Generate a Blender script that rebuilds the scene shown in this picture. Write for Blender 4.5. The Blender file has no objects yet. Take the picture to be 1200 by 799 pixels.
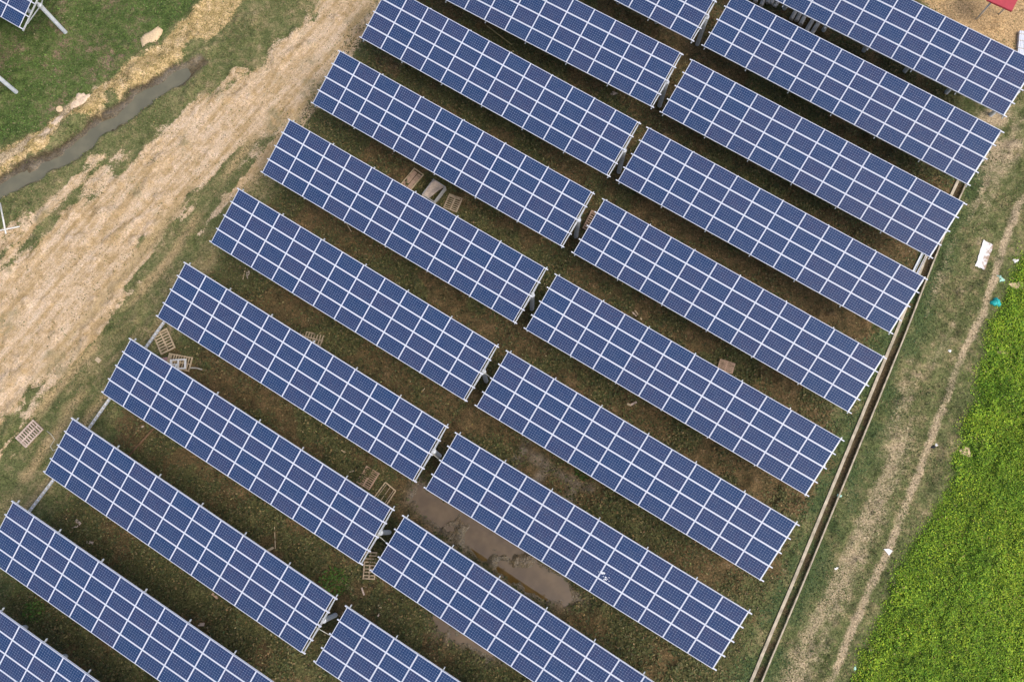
import bpy, bmesh, math, random
import numpy as np
from mathutils import Matrix, Vector

# ------------------------------------------------------------------ camera, sky, sun, exposure
scene = bpy.context.scene
COL = scene.collection
R = math.radians
CAM_LENS, CAM_ROT, CAM_H = 28.5728, (0.221714, 0.020968, 0.0), 54.492
cam_data = bpy.data.cameras.new("camera")
cam = bpy.data.objects.new("camera", cam_data)
COL.objects.link(cam)
cam_data.sensor_width = 36.0
cam_data.lens = CAM_LENS
cam_data.clip_end = 2000.0
cam.location = (0.0, 0.0, CAM_H)
cam.rotation_euler = CAM_ROT
scene.camera = cam

SUN_EL, SUN_AZ = 56.0, 125.0          # hazy high light; azimuth clockwise from +Y
world = bpy.data.worlds.new("World")
scene.world = world
world.use_nodes = True
wn = world.node_tree.nodes
wl = world.node_tree.links
sky = wn.new("ShaderNodeTexSky")
sky.sky_type = 'NISHITA'
sky.sun_disc = False
sky.sun_elevation = R(SUN_EL)
sky.sun_rotation = R(SUN_AZ)
sky.air_density = 0.9
sky.dust_density = 5.0
sky.ozone_density = 1.0
wl.new(sky.outputs[0], wn["Background"].inputs[0])
wn["Background"].inputs[1].default_value = 0.15

sun_data = bpy.data.lights.new("sun", 'SUN')
sun = bpy.data.objects.new("sun", sun_data)
COL.objects.link(sun)
sun_data.energy = 1.1
sun_data.angle = R(35.0)
sun_data.color = (1.0, 0.965, 0.91)
_d = Vector((math.sin(R(SUN_AZ)) * math.cos(R(SUN_EL)), math.cos(R(SUN_AZ)) * math.cos(R(SUN_EL)), math.sin(R(SUN_EL))))
sun.rotation_euler = (-_d).to_track_quat('-Z', 'Y').to_euler()
sun.location = (0, 0, 80)

scene.view_settings.view_transform = 'Standard'
scene.view_settings.look = 'None'
scene.view_settings.gamma = 1.0
scene.view_settings.use_curve_mapping = False
scene.view_settings.exposure = 0.32

# ------------------------------------------------------------------ small helpers
def lin(r, g, b):
    f = lambda c: (c / 255 / 12.92) if c / 255 <= 0.04045 else ((c / 255 + 0.055) / 1.055) ** 2.4
    return (f(r), f(g), f(b), 1.0)

class Nodes:
    """tiny wrapper that writes shader nodes"""
    def __init__(self, name):
        self.m = bpy.data.materials.new(name)
        self.m.use_nodes = True
        self.t = self.m.node_tree
        self.b = self.t.nodes["Principled BSDF"]
    def n(self, kind, **kw):
        o = self.t.nodes.new(kind)
        for k, v in kw.items():
            setattr(o, k, v)
        return o
    def link(self, a, b):
        self.t.links.new(a, b)
    def put(self, sock, v):
        if isinstance(v, bpy.types.NodeSocket):
            self.link(v, sock)
        else:
            sock.default_value = v
    def math(self, op, a, b=None, c=None, clamp=False):
        o = self.n("ShaderNodeMath", operation=op, use_clamp=clamp)
        for i, v in enumerate((a, b, c)):
            if v is not None:
                self.put(o.inputs[i], v)
        return o.outputs[0]
    def mix(self, f, a, b, blend='MIX'):
        o = self.n("ShaderNodeMix", data_type='RGBA', blend_type=blend)
        self.put(o.inputs[0], f); self.put(o.inputs[6], a); self.put(o.inputs[7], b)
        return o.outputs[2]
    def noise(self, vec, scale, detail=3.0, rough=0.55, out=0):
        o = self.n("ShaderNodeTexNoise")
        o.inputs["Scale"].default_value = scale
        o.inputs["Detail"].default_value = detail
        o.inputs["Roughness"].default_value = rough
        self.link(vec, o.inputs["Vector"])
        return o.outputs[out]
    def ramp(self, f, stops):
        o = self.n("ShaderNodeValToRGB")
        el = o.color_ramp.elements
        while len(el) < len(stops):
            el.new(0.5)
        for e, (p_, c_) in zip(el, stops):
            e.position = p_; e.color = c_
        self.put(o.inputs[0], f)
        return o.outputs[0]
    def smooth(self, v, lo, hi):
        o = self.n("ShaderNodeMapRange", interpolation_type='SMOOTHSTEP')
        self.put(o.inputs[0], v)
        o.inputs[1].default_value = lo; o.inputs[2].default_value = hi
        return o.outputs[0]
    def obj(self):
        return self.n("ShaderNodeTexCoord").outputs["Object"]
    def attr(self, name, out="Fac"):
        return self.n("ShaderNodeAttribute", attribute_name=name).outputs[out]
    def base(self, c, rough=0.8, spec=0.3, metal=0.0):
        self.put(self.b.inputs["Base Color"], c)
        self.put(self.b.inputs["Roughness"], rough)
        self.put(self.b.inputs["Specular IOR Level"], spec)
        self.put(self.b.inputs["Metallic"], metal)
    def bump(self, h, strength, dist=0.05):
        o = self.n("ShaderNodeBump")
        o.inputs["Strength"].default_value = strength
        o.inputs["Distance"].default_value = dist
        self.link(h, o.inputs["Height"])
        self.link(o.outputs[0], self.b.inputs["Normal"])

def link_mesh(name, me, mat=None, parent=None, loc=(0, 0, 0), rot=(0, 0, 0)):
    o = bpy.data.objects.new(name, me)
    COL.objects.link(o)
    if mat is not None and not me.materials:
        me.materials.append(mat)
    o.parent = parent
    o.location = loc
    o.rotation_euler = rot
    return o

def tag(o, label=None, cat=None, group=None, kind=None):
    if label: o["label"] = label
    if cat: o["category"] = cat
    if group: o["group"] = group
    if kind: o["kind"] = kind
    return o

def thing(name, label, cat, loc=(0, 0, 0), yaw=0.0, group=None):
    o = bpy.data.objects.new(name, None)
    o.empty_display_size = 0.3
    COL.objects.link(o)
    o.location = loc
    o.rotation_euler = (0, 0, yaw)
    return tag(o, label, cat, group)

class MB:
    """collects boxes, tubes and polygons into one mesh"""
    def __init__(self):
        self.v = []; self.f = []
    def box(self, c, s, m=None):
        x, y, z = (t / 2 for t in s)
        pts = [Vector((sx * x, sy * y, sz * z)) for sz in (-1, 1) for sy in (-1, 1) for sx in (-1, 1)]
        if m is not None: pts = [m @ q for q in pts]
        k = len(self.v)
        self.v += [tuple(q + Vector(c)) for q in pts]
        self.f += [tuple(k + i for i in q) for q in ((0, 2, 3, 1), (4, 5, 7, 6), (0, 1, 5, 4), (2, 6, 7, 3), (0, 4, 6, 2), (1, 3, 7, 5))]
        return self
    def bar(self, a, b, w, h):
        a = Vector(a); b = Vector(b); d = b - a
        q = d.to_track_quat('X', 'Z').to_matrix()
        return self.box((a + b) / 2, (d.length, w, h), q)
    def tube(self, pts, r, n=10, caps=True):
        pts = [Vector(q) for q in pts]
        k = len(self.v)
        for i, q in enumerate(pts):
            d = (pts[min(i + 1, len(pts) - 1)] - pts[max(i - 1, 0)])
            mt = d.to_track_quat('Z', 'Y').to_matrix()
            rr = r[i] if isinstance(r, (list, tuple)) else r
            for j in range(n):
                t = 2 * math.pi * j / n
                self.v.append(tuple(q + mt @ Vector((rr * math.cos(t), rr * math.sin(t), 0))))
        for i in range(len(pts) - 1):
            for j in range(n):
                a = k + i * n + j; b = k + i * n + (j + 1) % n
                self.f.append((a, b, b + n, a + n))
        if caps:
            self.f.append(tuple(k + j for j in reversed(range(n))))
            self.f.append(tuple(k + (len(pts) - 1) * n + j for j in range(n)))
        return self
    def prism(self, poly, z0, z1):
        k = len(self.v); n = len(poly)
        a2 = sum(poly[i][0] * poly[(i + 1) % n][1] - poly[(i + 1) % n][0] * poly[i][1] for i in range(n))
        if a2 < 0: poly = poly[::-1]
        self.v += [(x, y, z0) for x, y in poly] + [(x, y, z1) for x, y in poly]
        self.f.append(tuple(k + i for i in reversed(range(n))))
        self.f.append(tuple(k + n + i for i in range(n)))
        for i in range(n):
            j = (i + 1) % n
            self.f.append((k + i, k + j, k + n + j, k + n + i))
        return self
    def mesh(self, name, bevel=0.0, smooth=False):
        me = bpy.data.meshes.new(name)
        me.from_pydata(self.v, [], self.f)
        if bevel:
            bm = bmesh.new(); bm.from_mesh(me)
            bmesh.ops.bevel(bm, geom=list(bm.edges), offset=bevel, segments=1, affect='EDGES')
            bm.to_mesh(me); bm.free()
        if smooth:
            me.polygons.foreach_set("use_smooth", [True] * len(me.polygons))
        me.update()
        return me
    def build(self, name, mat, parent=None, bevel=0.0, smooth=False, **kw):
        return link_mesh(name, self.mesh(name, bevel, smooth), mat, parent, **kw)

# ------------------------------------------------------------------ numpy noise and masks (world metres)
def _hash(ix, iy, seed):
    h = (ix.astype(np.int64) * 374761393 + iy.astype(np.int64) * 668265263 + seed * 974634781) & 0xffffffff
    h = ((h ^ (h >> 13)) * 1274126177) & 0xffffffff
    return ((h ^ (h >> 16)) & 0xffff) / 65535.0

def vnoise(x, y, seed=0):
    ix = np.floor(x); iy = np.floor(y)
    fx = x - ix; fy = y - iy
    fx = fx * fx * (3 - 2 * fx); fy = fy * fy * (3 - 2 * fy)
    a = _hash(ix, iy, seed); b = _hash(ix + 1, iy, seed)
    c = _hash(ix, iy + 1, seed); d = _hash(ix + 1, iy + 1, seed)
    return (a * (1 - fx) + b * fx) * (1 - fy) + (c * (1 - fx) + d * fx) * fy

def fbm(x, y, s, seed=0, octv=4):
    r = 0; a = 0.5; t = 0
    for i in range(octv):
        r = r + a * vnoise(x / s * 2 ** i + 17.3 * i, y / s * 2 ** i - 9.1 * i, seed + i)
        t += a; a *= 0.55
    return r / t

def sstep(v, lo, hi):
    t = np.clip((v - lo) / (hi - lo), 0, 1)
    return t * t * (3 - 2 * t)

def d_line(x, y, pts):
    """distance to a polyline"""
    best = np.full(x.shape, 1e9)
    for (ax, ay), (bx, by) in zip(pts[:-1], pts[1:]):
        dx, dy = bx - ax, by - ay
        t = np.clip(((x - ax) * dx + (y - ay) * dy) / (dx * dx + dy * dy + 1e-9), 0, 1)
        best = np.minimum(best, np.hypot(x - ax - t * dx, y - ay - t * dy))
    return best

def sd_poly(x, y, poly):
    """signed distance, positive inside"""
    d = d_line(x, y, poly + poly[:1])
    ins = np.zeros(x.shape, bool)
    n = len(poly)
    for i in range(n):
        x1, y1 = poly[i]; x2, y2 = poly[(i + 1) % n]
        if y1 == y2: continue
        c = ((y1 > y) != (y2 > y)) & (x < (x2 - x1) * (y - y1) / (y2 - y1) + x1)
        ins ^= c
    return np.where(ins, d, -d)

# outlines on the ground, in metres
TRACK = [(-10.88, 48.08), (-10.77, 38.96), (-12.68, 34.64), (-14.43, 30.99), (-17.53, 27.59), (-21.25, 25.07), (-23.73, 21.92), (-25.80, 18.91), (-28.81, 14.96), (-31.21, 11.67), (-33.95, 7.92), (-36.79, 3.88), (-41.74, -1.42),
         (-46.18, 10.65), (-40.98, 15.85), (-37.66, 18.35), (-34.66, 21.36), (-31.04, 25.16), (-28.35, 26.48), (-26.01, 28.50), (-23.96, 30.55), (-21.86, 32.27), (-18.53, 35.43), (-16.09, 38.31), (-13.24, 48.13)]
BANK = [(-17.84, 45.87), (-21.26, 39.12), (-23.00, 36.22), (-25.47, 34.66), (-27.51, 32.84), (-29.79, 31.18), (-31.64, 29.39), (-34.49, 27.57), (-37.04, 25.22), (-40.18, 22.92), (-40.63, 25.93), (-37.65, 27.39), (-34.75, 29.63), (-31.77, 31.69), (-29.45, 34.14), (-26.72, 36.27), (-24.81, 39.17), (-23.23, 45.97)]
STREAM = [(-24.74, 33.66), (-26.38, 32.54), (-27.91, 31.65), (-29.68, 30.13), (-31.55, 28.56), (-33.62, 26.67), (-35.77, 25.14), (-38.14, 24.03), (-41.92, 21.94), (-47.63, 18.74)]
ARRAY = [(-9.96, 51.24), (-12.02, 37.52), (-14.86, 33.25), (-17.52, 27.39), (-20.49, 22.42), (-23.28, 16.68), (-26.50, 11.17), (-29.28, 5.30), (-32.03, 0.78), (-34.51, -4.11), (-37.08, -9.34), (-39.47, -14.84),
         (11.39, -14.55), (14.76, -6.88), (18.23, -0.31), (24.36, 11.54), (27.18, 16.36), (30.06, 21.99), (32.54, 26.53), (31.99, 31.96), (30.15, 37.63), (31.49, 49.64)]
LUSH = [(40.11, 20.95), (35.34, 19.72), (33.83, 18.17), (32.77, 15.40), (30.98, 11.81), (28.88, 6.31), (26.52, 1.31), (24.20, -1.92), (22.10, -5.58), (20.12, -9.63), (17.61, -14.52),
        (34.56, -14.42)]
SANDNE = [(25.34, 47.42), (28.40, 39.10), (30.61, 36.19), (33.46, 33.89), (35.49, 32.33), (38.56, 30.50), (42.99, 35.31), (44.86, 47.06)]
FOOTPATH = [(37.78, 25.16), (34.44, 21.82), (32.78, 18.17), (30.94, 13.78), (29.81, 12.11), (28.62, 9.76), (26.98, 6.31), (25.66, 3.51), (24.26, 0.77), (23.01, -1.81), (21.21, -4.80), (19.46, -8.13), (17.89, -11.13)]
RUT = [(34.53, 27.84), (32.85, 24.23), (30.84, 20.07), (29.05, 16.34), (27.82, 12.72), (26.52, 10.35), (25.19, 7.46), (24.11, 4.63), (22.86, 2.13), (20.83, -1.92), (18.61, -5.59), (16.73, -9.15), (15.49, -11.63)]
DRAIN = [(31.65, 25.22), (29.81, 21.86), (27.65, 17.46), (25.19, 12.37), (22.21, 6.44), (19.36, 0.77), (17.21, -3.51), (15.21, -7.39), (13.86, -10.05), (12.54, -12.62)]
PUDDLE1 = [(-7.38, 3.00), (-5.65, 1.60), (-3.39, 0.78), (-0.59, -1.40), (2.27, -3.32), (3.77, -4.84), (2.13, -5.20), (-0.05, -4.58), (-2.52, -2.74), (-5.32, -0.97), (-6.74, 0.23), (-7.91, 1.60)]
PUDDLE2 = [(-6.33, -5.64), (-4.42, -5.37), (-1.69, -6.92), (-1.14, -8.30), (-2.49, -8.46), (-4.39, -7.54), (-5.77, -6.67)]
RUTS_WET = [[(0.11, 5.81), (-0.92, 3.83)], [(-0.46, 4.79), (1.12, 3.82), (3.92, 2.32)], [(1.12, 3.82), (0.27, 2.32)], [(2.92, 2.70), (2.45, 1.32)]]
CLODS = [(-32.41, 31.63), (-33.68, 30.38), (-34.68, 29.08), (-36.38, 27.38), (-37.86, 26.58), (-39.84, 24.91)]
TYRES = [[(-12.18, 38.25), (-18.02, 27.39), (-22.19, 20.48), (-24.89, 16.37), (-27.85, 12.69), (-30.46, 9.39), (-33.77, 3.03)],
         [(-19.94, 27.75), (-22.74, 23.42), (-25.40, 18.59), (-28.60, 14.10), (-31.20, 10.59), (-33.71, 7.05)],
         [(-25.14, 22.46), (-27.31, 19.24), (-29.42, 16.09), (-31.75, 12.70), (-33.51, 10.00), (-35.99, 6.47)],
         [(-22.35, 18.56), (-25.02, 14.51), (-27.62, 10.57), (-29.67, 7.62), (-32.03, 3.02), (-34.47, -0.32)]]

def offset_line(pts, d):
    L = []; Rr = []
    for i, q in enumerate(pts):
        a = Vector(pts[max(i - 1, 0)]); b = Vector(pts[min(i + 1, len(pts) - 1)])
        t = (b - a).normalized(); n = Vector((-t.y, t.x))
        L.append(tuple(Vector(q) + n * d)); Rr.append(tuple(Vector(q) - n * d))
    return L, Rr

def along(x, y, s, seed, k=4.5, octv=4):
    """noise stretched along the dirt track"""
    return fbm((0.6 * x + 0.8 * y) / k, 0.8 * x - 0.6 * y, s, seed, octv)

def masks(x, y):
    wx = x + 1.6 * (fbm(x, y, 2.6, 3) - 0.5) * 2; wy = y + 1.6 * (fbm(x, y, 2.6, 7) - 0.5) * 2
    fx = x + 0.5 * (fbm(x, y, 0.9, 13) - 0.5) * 2; fy = y + 0.5 * (fbm(x, y, 0.9, 23) - 0.5) * 2
    m = {}
    m['track'] = sstep(sd_poly(x, y, TRACK) + (7.0 - 3.5 * sstep(y, 20, 30)) * (along(x, y, 1.0, 103, 9.0) - 0.5) + 0.15 - 0.15 * sstep(y, 20, 26) + 2.2 * (fbm(x, y, 1.1, 107) - 0.5), -1.5, 1.5)
    m['bank'] = sstep(sd_poly(wx, wy, BANK), -0.9, 0.9)
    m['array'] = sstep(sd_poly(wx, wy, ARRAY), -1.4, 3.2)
    m['moss'] = sstep(fbm(x, y, 2.1, 111) - 0.10 * sstep(x, -5, 25) + 0.10 * sstep(-y, -8, 8), 0.40, 0.62)
    dside = d_line(wx * .4 + x * .6, wy * .4 + y * .6, DRAIN)
    m['side'] = (1 - sstep(dside, 0.5, 2.3)) * sstep(fbm(x, y, 1.7, 117), 0.30, 0.52)
    m['bed_and_bank_shade'] = (1 - sstep(d_line(x, y, DRAIN), 0.24, 0.34)) * (0.25 + 0.75 * sstep(fbm(x, y, 1.3, 161), 0.36, 0.55))
    m['lush'] = sstep(sd_poly(wx * .5 + fx * .5, wy * .5 + fy * .5, LUSH), -1.1, 1.1)
    m['sand'] = sstep(sd_poly(wx, wy, SANDNE), -0.8, 0.8)
    ds = d_line(fx, fy, STREAM)
    m['wet'] = 1 - sstep(ds + 0.5 * (fbm(x, y, 0.8, 183) - 0.5), 0.45, 0.95)
    for q in (PUDDLE1, PUDDLE2):
        m['wet'] = np.maximum(m['wet'], sstep(sd_poly(fx, fy, q), -0.9, 0.4))
    for q in RUTS_WET:
        m['wet'] = np.maximum(m['wet'], 0.9 * (1 - sstep(d_line(fx * .6 + x * .4, fy * .6 + y * .4, q), 0.1, 0.65)))
    m['path'] = np.maximum((0.62 + 0.38 * sstep(fbm(x, y, 1.4, 53), 0.3, 0.6)) * (1 - sstep(d_line(fx * .14 + x * .86, fy * .14 + y * .86, FOOTPATH), 0.05, 0.50)),
                           0.66 * sstep(fbm((0.47 * x + 0.88 * y) / 7, 0.88 * x - 0.47 * y, 1.2, 51), 0.25, 0.6) * (1 - sstep(d_line(wx * .2 + x * .8, wy * .2 + y * .8, RUT), 0.1, 1.9)))
    north = sstep(y, 21.0, 28.0)                    # the rut opens into bare soil further up
    m['path'] = np.maximum(m['path'], north * (1 - sstep(d_line(wx, wy, RUT), 0.6, 2.4)) * sstep(fbm(x, y, 2.2, 57), 0.25, 0.5))
    ty = np.zeros(x.shape)
    for q in TYRES:
        ty = np.maximum(ty, (1 - sstep(d_line(x * .6 + fx * .4, y * .6 + fy * .4, q), 0.12, 0.6)) * sstep(along(x, y, 1.2, 131), 0.3, 0.5))
    dt_ = sd_poly(x, y, TRACK)
    strip = sstep(dt_, -6.0, -0.5) * (1 - sstep(dt_, 0.5, 2.5)) * sstep((0.8 * x - 0.6 * y), -33.0, -27.0)
    ty = np.maximum(ty, strip * sstep(along(x, y, 0.85, 141, 9.0, 3), 0.50, 0.62))
    l2, _r = offset_line(STREAM, -0.72)
    m['bed_and_bank_shade'] = np.maximum(m['bed_and_bank_shade'], (1 - sstep(d_line(fx, fy, l2) + 0.5 * (fbm(x, y, 0.7, 197) - 0.5), 0.12, 0.45)) * sstep(np.hypot(x - STREAM[0][0], y - STREAM[0][1]), 0.5, 2.0))  # dark wet soil on the left bank, with the steep edge's shading painted in
    m['path'] = np.maximum(m['path'], sstep(fbm(x, y, 1.0, 199), 0.35, 0.5) * (1 - sstep(d_line(wx * .3 + x * .7, wy * .3 + y * .7, CLODS), 0.25, 0.75)))
    m['tyre'] = ty * (1 - m['array'])
    # green verge west of the tables, between track and array
    m['nw'] = sstep(sd_poly(wx, wy, [(-21.82, 54.73), (-24.81, 39.17), (-30.06, 33.79), (-35.34, 29.29), (-41.26, 25.94), (-53.87, 18.79), (-61.31, 55.55)]), -0.8, 0.8)
    return m

def height(x, y):
    z = 0.10 * (fbm(x, y, 5.0, 31) - 0.5) + 0.05 * (fbm(x, y, 0.8, 37, 3) - 0.5)
    fx = x + 0.42 * (fbm(x, y, 0.9, 13) - 0.5) * 2; fy = y + 0.42 * (fbm(x, y, 0.9, 23) - 0.5) * 2
    ds = d_line(fx, fy, STREAM)
    e_ = np.hypot(x - STREAM[0][0], y - STREAM[0][1])
    z = z - 0.60 * (1 - sstep(ds + 0.25 * (fbm(x, y, 0.6, 181) - 0.5), 0.22, 0.80)) * (0.35 + 0.65 * sstep(e_, 0.3, 2.5)) + 0.25 * np.exp(-((ds - 1.9) / 0.7) ** 2) * sstep(sd_poly(x, y, BANK), -1, 0.5)
    for q in (PUDDLE1, PUDDLE2):
        z = z - 0.12 * sstep(sd_poly(fx, fy, q) + 1.6 * (fbm(x, y, 1.0, 191) - 0.55), -0.6, 0.6) + 0.10 * sstep(fbm(x, y, 1.1, 151), 0.58, 0.70)
    for q in TYRES:
        z = z - 0.05 * (1 - sstep(d_line(x, y, q), 0.05, 0.35))
    dd = d_line(x, y, DRAIN)
    z = np.where(dd < 0.24, -0.26 + 0.2 * fbm(x, y, 0.9, 41), np.where(dd < 0.75, np.minimum(z, 0.02), z))
    return z

# ------------------------------------------------------------------ materials
def mat_ground():
    N = Nodes("ground_soil_and_turf")
    P = N.obj()
    fine = N.noise(P, 9.0, 4, 0.65)
    mid = N.noise(P, 1.7, 4, 0.6)
    big = N.noise(P, 0.33, 3, 0.55)
    grit = N.noise(P, 22.0, 2, 0.6)
    # streaks along the track: rotate so the track direction is X, then squash
    mp = N.n("ShaderNodeMapping"); mp.vector_type = 'TEXTURE'; mp.inputs["Rotation"].default_value = (0, 0, R(53)); mp.inputs["Scale"].default_value = (9.0, 1.0, 1.0)
    N.link(P, mp.inputs["Vector"])
    streak = N.noise(mp.outputs[0], 1.7, 5, 0.65)
    # colours
    verge = N.ramp(N.math('ADD', N.math('MULTIPLY', big, 0.4), N.math('MULTIPLY', mid, 0.6)), [(0.34, (0.070, 0.088, 0.028, 1)), (0.48, (0.130, 0.143, 0.056, 1)), (0.58, (0.215, 0.190, 0.090, 1)), (0.70, (0.36, 0.28, 0.165, 1))])
    tan = N.ramp(N.math('ADD', N.math('MULTIPLY', streak, 0.65), N.math('MULTIPLY', mid, 0.35)), [(0.32, (0.33, 0.225, 0.105, 1)), (0.44, (0.50, 0.355, 0.20, 1)), (0.53, (0.68, 0.515, 0.36, 1)), (0.66, (0.78, 0.63, 0.49, 1))])
    tan = N.mix(N.smooth(grit, 0.42, 0.72), tan, N.mix(0.5, tan, (0.25, 0.18, 0.095, 1)))
    tan = N.mix(N.smooth(fine, 0.35, 0.7), N.mix(0.4, tan, (0.36, 0.265, 0.11, 1)), tan)
    ochre = N.ramp(N.math('ADD', N.math('MULTIPLY', fine, 0.45), N.math('MULTIPLY', mid, 0.55)), [(0.34, (0.19, 0.155, 0.055, 1)), (0.45, (0.35, 0.26, 0.11, 1)), (0.55, (0.52, 0.38, 0.19, 1)), (0.68, (0.72, 0.56, 0.36, 1))])
    sand = N.ramp(fine, [(0.28, (0.28, 0.19, 0.09, 1)), (0.5, (0.47, 0.32, 0.16, 1)), (0.75, (0.58, 0.42, 0.24, 1))])
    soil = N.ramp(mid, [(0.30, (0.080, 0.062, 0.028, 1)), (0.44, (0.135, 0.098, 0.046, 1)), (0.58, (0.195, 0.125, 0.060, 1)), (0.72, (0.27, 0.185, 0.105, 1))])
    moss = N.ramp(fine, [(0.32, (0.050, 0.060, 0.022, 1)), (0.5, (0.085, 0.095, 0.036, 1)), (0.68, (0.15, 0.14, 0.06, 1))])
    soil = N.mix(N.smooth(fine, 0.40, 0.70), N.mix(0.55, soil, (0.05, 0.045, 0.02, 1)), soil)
    soil = N.mix(N.math('MULTIPLY', N.smooth(N.math('ADD', N.attr("moss"), N.math('MULTIPLY', N.math('SUBTRACT', mid, 0.5), 1.6)), 0.3, 0.75), 0.8), soil, moss)
    lush = N.ramp(mid, [(0.3, (0.035, 0.075, 0.008, 1)), (0.7, (0.08, 0.13, 0.018, 1))])
    green = N.ramp(N.math('ADD', N.math('MULTIPLY', big, 0.5), N.math('MULTIPLY', mid, 0.5)), [(0.36, (0.045, 0.072, 0.019, 1)), (0.49, (0.092, 0.128, 0.038, 1)), (0.55, (0.135, 0.135, 0.06, 1)), (0.61, (0.22, 0.16, 0.105, 1))])
    mud = N.ramp(mid, [(0.3, (0.085, 0.062, 0.03, 1)), (0.7, (0.15, 0.105, 0.055, 1))])
    jit = N.math('ADD', N.math('MULTIPLY', N.math('SUBTRACT', fine, 0.5), 0.9), N.math('MULTIPLY', N.math('SUBTRACT', mid, 0.5), 0.8))
    def m_(name, lo=0.36, hi=0.64):
        a = N.attr(name)
        # the noise only acts inside the blend zone
        e = N.math('MULTIPLY', N.math('MULTIPLY', a, N.math('SUBTRACT', 1.0, a)), 4.0)
        return N.smooth(N.math('ADD', a, N.math('MULTIPLY', jit, e)), lo, hi)
    c = verge
    c = N.mix(m_('nw'), c, green)
    c = N.mix(N.math('MULTIPLY', N.attr('side'), 0.85), c, N.ramp(fine, [(0.3, (0.045, 0.075, 0.025, 1)), (0.7, (0.10, 0.135, 0.05, 1))]))
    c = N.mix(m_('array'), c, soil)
    trk = m_('track')
    # scraps of turf left inside the track
    turf = N.math('MULTIPLY', N.smooth(big, 0.54, 0.66), N.smooth(mid, 0.40, 0.60))
    c = N.mix(N.math('MULTIPLY', trk, N.math('SUBTRACT', 1.0, N.math('MULTIPLY', turf, 0.85))), c, tan)
    c = N.mix(N.math('MULTIPLY', N.attr('tyre'), 0.85), c, N.mix(mid, (0.26, 0.195, 0.09, 1), (0.50, 0.37, 0.205, 1)))
    c = N.mix(m_('bank'), c, ochre)
    c = N.mix(m_('sand'), c, sand)
    c = N.mix(m_('lush'), c, lush)
    c = N.mix(N.math('MULTIPLY', m_('path', 0.2, 0.95), 0.9), c, N.ramp(fine, [(0.3, (0.31, 0.235, 0.14, 1)), (0.7, (0.54, 0.43, 0.29, 1))]))
    wet = N.attr('wet')
    c = N.mix(N.math('MULTIPLY', N.smooth(wet, 0.15, 0.8), 0.85), c, mud)
    c = N.mix(N.attr('bed_and_bank_shade'), c, N.ramp(fine, [(0.3, (0.045, 0.034, 0.018, 1)), (0.7, (0.12, 0.09, 0.05, 1))]))
    # clods, pebbles and stubble: fine light and dark grains of the soil itself
    g1 = N.noise(P, 6.5, 5, 0.75); g2 = N.noise(P, 13.0, 3, 0.7)
    sp = N.math('ADD', N.math('MULTIPLY', N.math('SUBTRACT', g1, 0.5), 2.6), N.math('MULTIPLY', N.math('SUBTRACT', g2, 0.5), 1.6))
    sp = N.math('ADD', 1.0, sp)
    cl = N.n("ShaderNodeClamp"); N.link(sp, cl.inputs[0]); cl.inputs[1].default_value = 0.45; cl.inputs[2].default_value = 1.7
    gc = N.n("ShaderNodeCombineXYZ")
    for i_ in range(3): N.link(cl.outputs[0], gc.inputs[i_])
    c = N.mix(N.math('SUBTRACT', 1.0, N.math('MULTIPLY', trk, 0.45)), c, N.mix(1.0, c, gc.outputs[0], 'MULTIPLY'))
    N.base(c, 0.95, N.math('ADD', 0.15, N.math('MULTIPLY', wet, 0.5)))
    N.put(N.b.inputs["Roughness"], N.math('SUBTRACT', 0.95, N.math('MULTIPLY', wet, 0.72)))
    h = N.math('ADD', fine, N.math('MULTIPLY', mid, 2.0))
    N.bump(h, 0.7, 0.08)
    return N.m

def mat_leaf(name, trans=0.0):
    N = Nodes(name)
    c = N.attr('tint', "Color")
    N.base(c, 0.65, 0.25)
    return N.m

def mat_water(name, a, b, rough=0.06):
    N = Nodes(name)
    P = N.obj()
    N.base(N.mix(N.smooth(N.noise(P, 0.8, 3), 0.35, 0.7), a, b), rough, 0.9)
    N.b.inputs["IOR"].default_value = 1.55
    N.bump(N.noise(P, 3.0, 2), 0.04, 0.02)
    return N.m

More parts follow.
